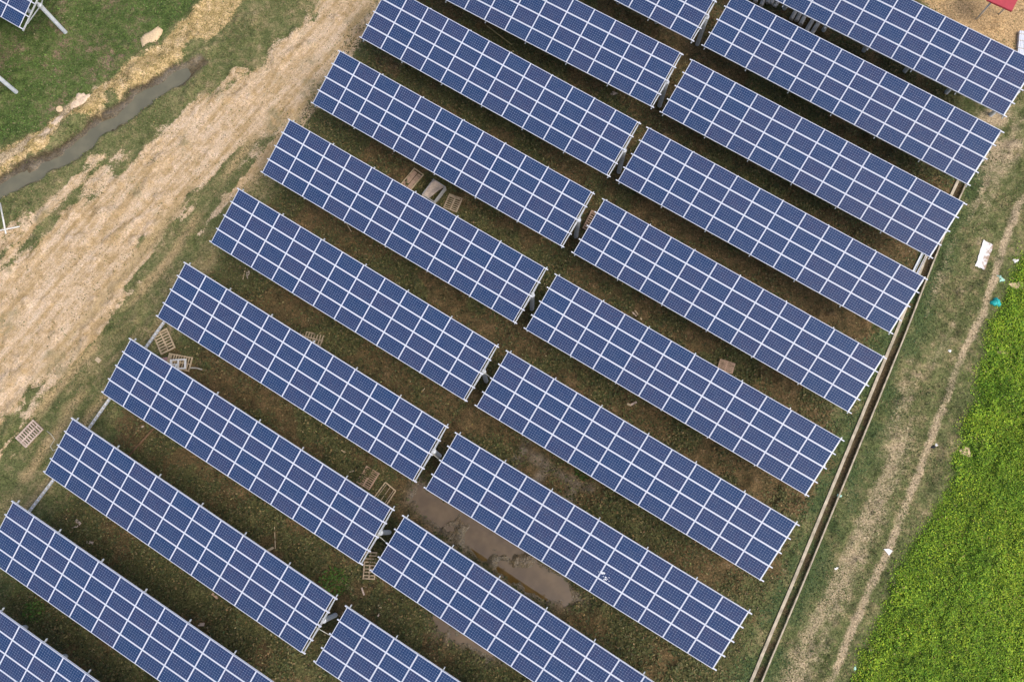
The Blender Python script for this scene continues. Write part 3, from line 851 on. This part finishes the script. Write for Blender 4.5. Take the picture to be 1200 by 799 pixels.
pallet([(3.81, 20.41), (4.48, 21.75), (4.92, 21.49)], 0.02, 'wood_brown', "narrow brown pallet standing in the aisle beside a solar table's left end", 8, 2, 0.55, 0.25)

# bare wooden frame
t = thing("pallet_skeleton", "bare thin wooden frame lying right of the ladder like pallet", "wooden frame", (-9.44, 1.83) + (0.03,), 0)
fr_pts = [(-10.23, 1.77), (-9.53, 2.72), (-8.83, 2.16), (-9.47, 1.16)]
c0 = Vector((-9.44, 1.83))
loc_ = [Vector(q) - c0 for q in fr_pts]
for i in range(4):
    a, b = loc_[i], loc_[(i + 1) % 4]
    MB().bar((a.x, a.y, 0.05), (b.x, b.y, 0.05), 0.07, 0.05 + 0.004 * i).build("side_bar", M['wood'], t)
for f in (0.15, 0.5, 0.84):
    a = loc_[0].lerp(loc_[3], f); b = loc_[1].lerp(loc_[2], f)
    MB().bar((a.x, a.y, 0.045), (b.x, b.y, 0.045), 0.04, 0.03).build("cross_bar", M['wood_grey'], t)

# shallow boarded tray left of the crate
ca, cb_, cc = Vector((-9.14, 23.83)), Vector((-8.19, 25.08)), Vector((-7.49, 24.54))
yaw = math.atan2((cb_ - ca).y, (cb_ - ca).x); Lx = (cb_ - ca).length; Ly = (cc - cb_).length
ct_ = (ca + cc) / 2
t = thing("wooden_tray", "shallow boarded wooden tray with a low rim, left of the open crate", "wooden tray", (ct_.x, ct_.y, 0.07), yaw)
fl = MB()
for i in range(2):
    fl.box((-0.05, (i - 0.5) * (Ly - 0.1) * 0.5, 0.05), (Lx * 0.86, (Ly - 0.1) * 0.42, 0.03))
fl.build("floor_board", M['wood_brown'], t)
for s in (-1, 1):
    MB().box((0, s * (Ly / 2 - .03), 0.08), (Lx, 0.055, 0.15)).build("rim", M['wood'], t)
    MB().box((s * (Lx / 2 - .03), 0, 0.081), (0.055, Ly - 0.12, 0.15)).build("rim", M['wood'], t)

# open crate with tarpaulin
ca, cb_, cc = Vector((-7.51, 22.83)), Vector((-6.71, 24.00)), Vector((-5.87, 23.41))
yaw = math.atan2((cb_ - ca).y, (cb_ - ca).x); Lx = (cb_ - ca).length; Ly = (cc - cb_).length
ct_ = (ca + cc) / 2
t = thing("open_crate", "open pale crate with dark inside and a dusty sheet thrown over it", "crate", (ct_.x, ct_.y, 0.02), yaw)
for s in (-1, 1):
    MB().box((0, s * (Ly / 2), 0.32), (Lx, 0.05, 0.62)).build("crate_side", M['greyside'], t)
    MB().box((s * (Lx / 2 - .025), 0, 0.321), (0.05, Ly - 0.052, 0.62)).build("crate_side", M['greyside'], t)
MB().box((0, 0, 0.03), (Lx - 0.1, Ly - 0.06, 0.04)).build("crate_floor", M['navy'], t)  # floor in a near-black colour
def cloth_mesh(nx, ny, fx, seed):
    mb = MB(); rj = random.Random(seed)
    for j in range(ny + 1):
        for i in range(nx + 1):
            mb.v.append(fx(i / nx, j / ny, rj))
    for j in range(ny):
        for i in range(nx):
            a = j * (nx + 1) + i
            mb.f.append((a, a + 1, a + nx + 2, a + nx + 1))
    return mb
def tarp(u, v, rj):
    x_ = Lx / 2 - 0.02 - u * Lx * 1.25
    wide = (0.92 - 0.55 * u)
    y_ = Ly * 0.46 - v * Ly * wide
    z_ = 0.655 - 0.16 * math.sin(math.pi * v) * (0.5 + 0.5 * u) - max(0, u - 0.8) * 2.4 + 0.05 * math.sin(9 * u + 5 * v) + rj.uniform(-.012, .012)
    return (x_, y_, z_)
c_ = cloth_mesh(16, 12, tarp, 4).build("crate_sheet", M['cloth'], t, smooth=True)
sm = c_.modifiers.new("thick", 'SOLIDIFY'); sm.thickness = 0.012

# white plastic frame over the pallet
ca, cb_, cc = Vector((-24.58, 11.04)), Vector((-23.46, 11.09)), Vector((-23.51, 10.38))
yaw = math.atan2((cb_ - ca).y, (cb_ - ca).x); Lx = (cb_ - ca).length; Ly = (cc - cb_).length
ct_ = (ca + cc) / 2
t = thing("plastic_grid", "white plastic grid with openings, resting on the pale pallet", "plastic frame", (ct_.x, ct_.y, 0.20), yaw)
mb = MB()
for s in (-1, 1):
    mb.box((0, s * (Ly / 2 - .05), 0.05), (Lx, 0.10, 0.08)); mb.box((s * (Lx / 2 - .07), 0, 0.051), (0.14, Ly - 0.202, 0.08))
mb.build("frame_rim", M['white'], t, 0.01)
MB().box((0.0, 0, 0.05), (0.10, Ly - 0.21, 0.07)).build("frame_bar", M['white'], t)
MB().box((-0.26, 0, 0.045), (0.42 if Lx > 1 else 0.3, 0.07, 0.06)).build("frame_bar", M['white'], t)
# pinkish sack and a thin strap near it
def lump(name, poly_c, rx, ry, h, mat, seed, label, cat, group=None, yaw=0.0, z=0.0, crumple=0.25, seg=(18, 9)):
    mb = MB(); rj = random.Random(seed)
    nu, nv = seg
    ph = [rj.uniform(0, 6.28) for _ in range(6)]
    for j in range(nv + 1):
        f = j / nv * math.pi / 2
        for i in range(nu):
            a = 2 * math.pi * i / nu
            k = 1 + crumple * (0.5 * math.sin(3 * a + ph[0]) + 0.35 * math.sin(5 * a + ph[1] + 2 * f) + 0.3 * math.sin(8 * a + ph[2] - 3 * f)) + rj.uniform(-.06, .06) * crumple * 2
            mb.v.append((rx * k * math.cos(f) * math.cos(a), ry * k * math.cos(f) * math.sin(a), h * math.sin(f) * (1 + rj.uniform(-.3, .3) * crumple) - 0.03))
    for j in range(nv):
        for i in range(nu):
            a = j * nu + i; b = j * nu + (i + 1) % nu
            mb.f.append((a, b, b + nu, a + nu))
    o = mb.build(name, M[mat], None, smooth=True, loc=(poly_c[0], poly_c[1], z), rot=(0, 0, yaw))
    return tag(o, label, cat, group)
lump("sack", (-25.00, 11.10), 0.28, 0.18, 0.14, 'pink', 2, "faded pink sack crumpled between two pale pallets", "sack")
o = MB().tube([(-23.32, 10.48, 0.06), (-22.85, 10.48, 0.05), (-22.43, 10.36, 0.05)], 0.05, 8).build("stick", M['oldpile'], None)
tag(o, "grey stick lying right of the white plastic frame", "stick", "sticks and offcuts on the ground")

# ------------------------------------------------------------------ galvanised cable trays along the left ends
def tray(a, b, label):
    a = Vector(a); b = Vector(b); d = b - a
    t = thing("cable_tray", label, "cable tray", tuple(a), math.atan2(d.y, d.x), "cable trays at the left table ends")
    L = math.hypot(d.x, d.y)
    MB().box((L / 2, 0, 0.02), (L, 0.15, 0.012)).build("tray_base", M['oldpile'], t)
    for s in (-1, 1):
        MB().box((L / 2, s * 0.085, 0.055), (L, 0.016, 0.08)).build("tray_side", M['galv'], t)
    r_ = MB()
    for i in range(int(L / 0.3)):
        r_.box((0.15 + 0.3 * i, 0, 0.034), (0.08, 0.15, 0.012))
    r_.build("tray_rung", M['frame'], t)
tray((-28.27, 8.55, 0.40), (-29.79, 6.00, 0.40), "pale cable tray between the eighth and ninth left solar tables")
tray((-31.41, 3.17, 0.40), (-33.09, 0.61, 0.40), "pale cable tray between the ninth and tenth left solar tables")
tray((-25.03, 13.92, 0.40), (-26.57, 11.39, 0.40), "pale cable tray passing over the slatted pallet by the dirt track")
o = MB().tube([(-25.40, 6.32, 0.06), (-26.02, 5.57, 0.07), (-26.95, 4.43, 0.06)], 0.055, 10).build("pipe", M['pipe'], None, smooth=True)
tag(o, "rusty brown pipe lying between the eighth and ninth left solar tables", "pipe")

# white pvc pipes at the left edge
o = MB().tube([(-38.21, 22.67, 0.08), (-37.45, 20.31, 0.08)], 0.06, 10).build("pvc_pipe", M['pvc'], None, smooth=True); tag(o, "white plastic pipe running up the turf at the left edge, under the crossing pipe", "pipe", "white pipes at the left edge")
o = MB().tube([(-38.56, 20.38, 0.20), (-36.46, 20.82, 0.18)], 0.05, 10).build("pvc_pipe", M['pvc'], None, smooth=True); tag(o, "thin white pipe lying across the other one at the left edge", "pipe", "white pipes at the left edge")

# long dry pole between the second and third tables
o = MB().tube([(-4.56, 37.78, 0.10), (-3.07, 36.58, 0.12), (-1.14, 34.92, 0.10)], [0.05, 0.045, 0.035], 8).build("dry_pole", M['bamboo'], None, smooth=True)
tag(o, "long thin dry pole lying in the strip between two solar tables near the top", "pole")

# ------------------------------------------------------------------ concrete piles stacked under the top right table
piles = [((17.52, 39.29, 0.17), (17.13, 38.21, 0.17)), ((18.17, 39.43, 0.17), (17.55, 37.91, 0.17)), ((18.52, 38.99, 0.17), (18.01, 38.12, 0.17)), ((18.84, 38.98, 0.17), (18.26, 37.97, 0.17)), ((19.21, 38.83, 0.17), (18.50, 37.75, 0.17)),
         ((20.79, 38.66, 0.17), (19.69, 36.73, 0.17)), ((21.17, 38.65, 0.17), (20.06, 36.58, 0.17)), ((21.47, 38.43, 0.17), (20.35, 36.29, 0.17)), ((22.14, 38.06, 0.17), (20.68, 35.64, 0.17)), ((22.56, 37.77, 0.17), (21.11, 35.50, 0.17))]
names_ = ["outermost left", "second from the left", "third from the left", "fourth from the left", "fifth from the left", "sixth from the left", "seventh from the left", "eighth from the left", "ninth from the left", "rightmost"]
for (a, b), w in zip(piles, names_):
    a = Vector(a); b = Vector(b); d = (b - a).normalized()
    o = MB().tube([a - d * 2.0, b], 0.16, 16).build("concrete_pile", M['oldpile'], None)
    tag(o, "pale round concrete pile under the top right solar table, %s of ten" % w, "concrete pile", "concrete piles stacked under the table")

# ------------------------------------------------------------------ steel channels lying below table c
chn = [((27.42, 18.37, 0.08), (26.70, 17.13, 0.08), 'galv', "broad pale steel channel, left one of the loose pair by the drain"), ((27.72, 18.31, 0.06), (27.00, 17.08, 0.06), 'frame', "narrow pale steel channel, right one of the loose pair by the drain")]
for a, b, mt, lb in chn:
    a = Vector(a); b = Vector(b); d = (b - a).normalized()
    a = a - d * 0.8; b = b + d * 0.9
    mb = MB(); w = 0.16 if mt == 'galv' else 0.09
    n_ = Vector((-d.y, d.x, 0))
    mb.bar(a, b, w, 0.02); mb.bar(a + n_ * (w / 2), b + n_ * (w / 2), 0.02, 0.12); mb.bar(a - n_ * (w / 2), b - n_ * (w / 2), 0.02, 0.121)
    o = mb.build("steel_channel", M[mt], None); tag(o, lb, "steel channel", "loose steel channels")

# ------------------------------------------------------------------ red roofed shelter at the top right, cut by the frame
rp = [Vector((32.81, 36.46, 2.60)), Vector((34.43, 35.54, 2.60)), Vector((35.30, 37.04, 2.60)), Vector((33.69, 38.11, 2.60))]
ctr = sum(rp, Vector()) / 4
t = thing("shelter", "red sheet roof on a grey post at the top right corner of the photo", "shelter", (ctr.x, ctr.y, 0.0), 0)
lp = [(q.x - ctr.x, q.y - ctr.y) for q in rp]
mb = MB(); mb.prism(lp, 2.57, 2.60)
mb.build("roof", M['red'], t)
ed = MB()
for i in range(4):
    a, b = lp[i], lp[(i + 1) % 4]
    ed.bar((a[0], a[1], 2.52), (b[0], b[1], 2.52), 0.04, 0.09 + 0.002 * i)
ed.build("roof_edge", M['red'], t)
pf = Vector((33.43, 36.65, 0.00))
for q, s in ((pf - ctr, 0), (Vector((lp[2][0], lp[2][1], 0)) * 0.85, 1)):
    MB().tube([(q.x, q.y, -0.2), (q.x, q.y, 2.50)], 0.07, 12).build("shelter_post", M['galv'], t, smooth=True)
q = pf - ctr
MB().bar((q.x, q.y, 2.49), (lp[2][0] * .85, lp[2][1] * .85, 2.49), 0.08, 0.08).build("roof_beam", M['galv'], t)

# stacked pale metal sheets beside the top right table
ca, cb_ = Vector((36.10, 33.85, 0.00)), Vector((36.43, 35.40, 0.00))
d = cb_ - ca
t = thing("metal_rack", "pale bundle of strapped metal profiles beyond the top right solar table", "metal bundle", (ca.x, ca.y, 0.0), math.atan2(d.y, d.x))
for i in range(4):
    MB().box((d.length / 2 - 0.3, -0.30 + 0.12 * i, 0.14), (d.length + 0.8, 0.11, 0.26 - 0.02 * (i % 2))).build("profile", M['frame'], t, 0.006)
for f in (0.2, 0.6, 0.95):
    MB().box((d.length * f - 0.1, -0.12, 0.15), (0.05, 0.52, 0.29)).build("strap", M['oldpile'], t)

# ------------------------------------------------------------------ litter on the right verge
sp = [Vector((31.75, 19.31)), Vector((32.38, 18.93)), Vector((31.57, 17.16)), Vector((30.96, 17.44))]
ctr = (sp[0] + sp[2]) / 2
yaw = math.atan2((sp[0] - sp[3]).y, (sp[0] - sp[3]).x) - math.pi / 2
rot = Matrix.Rotation(-yaw, 2)
lp = [tuple(rot @ (q - ctr)) for q in sp]
poly = []
rj = random.Random(8)
for i in range(4):
    a = Vector(lp[i]); b = Vector(lp[(i + 1) % 4])
    for k in range(8):
        q = a.lerp(b, k / 8)
        poly.append((q.x + rj.uniform(-.035, .035), q.y + rj.uniform(-.035, .035)))
o = MB().prism(poly, 0.0, 0.04).build("white_board", M['sheet'], None, loc=(ctr.x, ctr.y, 0.05), rot=(R(2), R(-2), yaw))
tag(o, "white board smeared with brown mud, lying on the turf beside the drain", "board")
lump("plastic_bag", (32.03, 14.83), 0.34, 0.30, 0.30, 'teal', 5, "bright teal plastic bag on the grass beside the footpath", "bag", "plastic bags on the verge", crumple=0.4)
lump("plastic_bag", (32.45, 16.51), 0.36, 0.26, 0.2, 'mint', 9, "pale mint plastic bag on the footpath, above the teal one", "bag", "plastic bags on the verge", crumple=0.4)
lump("rag", (32.24, 16.94), 0.26, 0.14, 0.05, 'pink', 12, "reddish rag beside the pale mint plastic bag", "rag")
lump("paper_scrap", (33.79, 17.82), 0.22, 0.15, 0.08, 'white', 14, "white scrap in the tall grass near the right edge, above the bare soil patch", "paper scrap", "white scraps of litter", crumple=0.5)
lump("paper_scrap", (28.53, 11.46), 0.13, 0.11, 0.08, 'white', 15, "small round white scrap on the turf left of the footpath", "paper scrap", "white scraps of litter")
lump("paper_scrap", (26.93, 5.13), 0.14, 0.12, 0.06, 'white', 16, "white scrap beside a dark lump on the footpath", "paper scrap", "white scraps of litter")
lump("dirt_lump", (26.69, 4.99), 0.18, 0.12, 0.08, 'navy', 17, "dark lump on the footpath beside a white scrap", "lump")
o = MB().prism([(22.77, -1.54), (23.10, -1.52), (23.33, -1.65), (23.08, -1.94)], 0.05, 0.075).build("paper_sheet", M['white'], None)
tag(o, "white four sided sheet lying across the narrow footpath", "sheet")
lump("paper_scrap", (19.67, -2.74), 0.2, 0.10, 0.05, 'white', 18, "thin white scrap on the turf between drain and footpath", "paper scrap", "white scraps of litter", yaw=0.5)
lump("paper_scrap", (20.87, -5.27), 0.09, 0.2, 0.06, 'white', 19, "narrow white scrap on the left rim of the footpath", "paper scrap", "white scraps of litter")
lump("paper_scrap", (20.26, -8.73), 0.15, 0.2, 0.06, 'mint', 20, "pale greenish scrap on the rim of the lush grass by the bottom edge", "paper scrap", "white scraps of litter")
lump("paper_scrap", (20.28, 1.81), 0.18, 0.14, 0.06, 'mint', 21, "pale mint scrap at the right wall of the concrete drain", "paper scrap", "white scraps of litter")
lump("stone", (17.98, -1.76), 0.22, 0.18, 0.16, 'rock', 22, "pale stone lodged in the concrete drain", "stone", z=-0.35)
lump("dirt_patch", (33.72, 16.04), 0.75, 0.36, 0.06, 'sandlump', 23, "pale sandy heap in the lush grass at the right edge", "sand heap", crumple=0.3)
lump("dirt_patch", (28.85, 4.68), 0.45, 0.35, 0.06, 'sandlump', 24, "small pale sandy heap in the lush grass right of the footpath", "sand heap", crumple=0.35)
lump("dirt_patch", (32.07, 11.45), 0.55, 0.3, 0.05, 'sandlump', 25, "low ochre sandy heap at the top of the lush field", "sand heap", crumple=0.35)

# ------------------------------------------------------------------ left bank: sand lump, bucket lid, clods
sd = [(-29.36, 35.87), (-29.19, 35.43), (-29.00, 34.86), (-28.60, 34.78), (-28.17, 35.06), (-28.04, 35.71), (-27.71, 36.28), (-27.67, 36.57), (-28.03, 36.94), (-28.51, 36.51), (-29.01, 36.23)]
c0 = Vector((sum(q[0] for q in sd) / len(sd), sum(q[1] for q in sd) / len(sd)))
bm = bmesh.new(); rj = random.Random(2)
rings = []
for f, h in ((1.0, -0.05), (0.93, 0.09), (0.7, 0.16), (0.4, 0.20)):
    rings.append([bm.verts.new(((q[0] - c0.x) * f + rj.uniform(-.04, .04), (q[1] - c0.y) * f + rj.uniform(-.04, .04), h)) for q in sd])
for r0, r1 in zip(rings[:-1], rings[1:]):
    for i in range(len(sd)):
        j = (i + 1) % len(sd); bm.faces.new((r0[i], r0[j], r1[j], r1[i]))
bm.faces.new(rings[-1]); bmesh.ops.recalc_face_normals(bm, faces=bm.faces[:])
me = bpy.data.meshes.new("sand_heap"); bm.to_mesh(me); bm.free()
o = link_mesh("sand_heap", me, M['sandlump'], None, (c0.x, c0.y, 0.02)); me.polygons.foreach_set("use_smooth", [True] * len(me.polygons))
tag(o, "flat pale sand heap on the green turf above the stream", "sand heap")
o = MB().tube([(0, 0, 0), (0, 0, 0.06), (0, 0, 0.075)], [0.25, 0.25, 0.22], 24).build("bucket_lid", M['sandlump'], None, loc=(-34.77, 30.08) + (0.05,))
tag(o, "round pale lid lying on the turf above the stream bank", "lid")
CL = [(94,114,.30), (98,118,.4), (88,124,.45), (82,131,.32), (72,142,.42), (66,146,.4), (58,155,.35), (50,161,.32), (40,168,.3), (30,174,.4), (24,177,.35), (11,182,.32), (4,193,.3)]
CLP = [(-33.38, 31.08), (-33.09, 30.80), (-33.68, 30.38), (-34.01, 29.90), (-34.56, 29.15), (-34.91, 28.87), (-35.34, 28.26), (-35.80, 27.85), (-36.38, 27.38), (-36.96, 26.98), (-37.31, 26.78), (-38.10, 26.45), (-38.44, 25.71)]
for i, (q, c) in enumerate(zip(CLP, CL)):
    lump("clod", q, c[2] * 1.5, c[2], 0.22, 'rock', 40 + i, "pale bare clod on the bank above the muddy stream", "clod", "pale clods along the stream bank", yaw=0.6 + 0.3 * (i % 3), crumple=0.35)

# ------------------------------------------------------------------ offcuts, sticks and rags between the tables
def offcut(a, b, w, mat, label, z=0.05, cat="wood scrap", group="wooden offcuts on the soil", name="wood_scrap"):
    a = Vector(a + (z,)); b = Vector(b + (z + 0.02,))
    o = MB().bar(a, b, w, 0.03).build(name, M[mat], None, 0.004)
    return tag(o, label, cat, group)
offcut((7.17, 14.27), (7.57, 13.84), 0.09, 'wood_pink', "left one of the two slim boards by the sixth right solar table")
offcut((7.35, 14.39), (7.80, 13.72), 0.09, 'wood', "right one of the two slim boards by the sixth right solar table")
offcut((6.62, 7.92), (6.85, 7.80), 0.14, 'wood', "short end of the pale bent offcut between two right solar tables")
offcut((6.79, 7.80), (7.25, 8.03), 0.13, 'wood_pink', "long end of the pale bent offcut between two right solar tables")
offcut((-30.03, 0.29), (-29.65, 0.01), 0.18, 'wood_pink', "pinkish wood block near the left end of the tenth left solar table")
offcut((-30.19, -0.26), (-29.81, -0.10), 0.10, 'wood_pink', "thin broken slat just below the pinkish wood block")
offcut((-29.12, -1.14), (-28.66, -1.19), 0.16, 'wood_pink', "pale offcut lower right of the pinkish wood block")
offcut((-21.32, -6.25), (-20.88, -6.25), 0.20, 'wood_pink', "pale offcut by the upper edge of the tenth left solar table")
offcut((-20.70, -6.40), (-20.37, -7.02), 0.06, 'wood', "thin slat right of the pale offcut by the tenth left solar table")
offcut((-20.54, -4.35), (-20.12, -4.67), 0.15, 'wood_brown', "brown offcut at the lower edge of the ninth left solar table")
offcut((-16.75, -0.15), (-16.60, -1.57), 0.05, 'wood', "upright thin stick on the soil above the ninth left solar table")
offcut((-17.10, -1.68), (-16.72, -1.46), 0.16, 'wood', "pale offcut at the foot of the upright thin stick")
offcut((-12.28, 3.34), (-11.49, 3.51), 0.10, 'wood_grey', "grey branch left of the ladder like pallet")
offcut((-12.58, 4.87), (-12.29, 4.69), 0.10, 'wood', "small pale chip between the seventh and eighth left solar tables")
offcut((-7.46, 8.54), (-7.06, 9.01), 0.05, 'wood', "thin pale twig between the sixth and seventh left solar tables")
offcut((-12.96, 20.93), (-12.57, 20.28), 0.06, 'wood', "short pale twig between the fifth and sixth left solar tables")
offcut((-26.20, 6.50), (-26.06, 6.27), 0.16, 'wood_pink', "small pale block at the upper end of the rusty pipe")
offcut((-29.89, 11.18), (-29.57, 10.94), 0.28, 'wood', "pale cardboard scrap on the turf left of the eighth left solar table")
offcut((-10.85, -3.97), (-10.66, -4.44), 0.10, 'wood_pink', "pink chip on the soil just below the weathered pallet")
offcut((-9.76, -5.02), (-9.53, -5.23), 0.10, 'wood', "pale chip right of the tenth row aisle, on the soil")
offcut((-9.58, -5.44), (-9.73, -5.75), 0.09, 'wood_pink', "lowest pink chip in the aisle near the bottom edge")
lump("rag", (6.39, 30.89), 0.32, 0.18, 0.08, 'cloth', 61, "grey rag on the soil between two left solar tables near the top", "rag", crumple=0.4)
lump("rag", (-19.78, 17.19), 0.14, 0.34, 0.10, 'cloth', 62, "tan rag on the turf below the sixth left solar table", "rag", crumple=0.3)
offcut((-19.96, 17.66), (-20.08, 16.78), 0.05, 'wood', "thin stick left of the tan rag below the sixth left solar table")
o = MB().tube([(-32.69, 6.17, 0.05), (-32.36, 5.93, 0.06), (-32.09, 5.59, 0.05), (-32.32, 5.13, 0.06), (-32.11, 4.84, 0.05), (-31.90, 4.95, 0.05)], 0.022, 6).build("cord", M['cable'], None, smooth=True)
tag(o, "thin crooked pale cord on the turf right of the lone pallet", "cord")

# a few leafy weeds that stand out
def weed(c, r, n, cols, label, seed):
    rj = np.random.default_rng(seed)
    a = rj.uniform(0, 6.28, n); d = r * np.sqrt(rj.random(n))
    x = c[0] + d * np.cos(a); y = c[1] + d * np.sin(a)
    o = blades("weed", x, y, rj.uniform(0.10, 0.22, n), 0.02 + 0.25 * (1 - d / r) * rj.random(n), tints(n, cols, [1] * len(cols)), label, "weed", tall=0.8)
    del o["kind"]; o["group"] = "leafy weeds between the tables"
    return o
G1 = [(0.06, 0.13, 0.02), (0.09, 0.17, 0.03), (0.05, 0.10, 0.02)]
weed((-32.07, -5.48), 0.75, 260, G1, "bright leafy weed between the two lowest left solar tables", 1)
weed((-12.58, -3.65), 0.95, 380, G1, "green weed patch in the aisle left of the weathered pallet", 2)
weed((3.55, 3.37), 0.5, 150, [(0.035, 0.07, 0.01), (0.05, 0.09, 0.015)], "dark green weed by the wet ruts in the right column", 3)
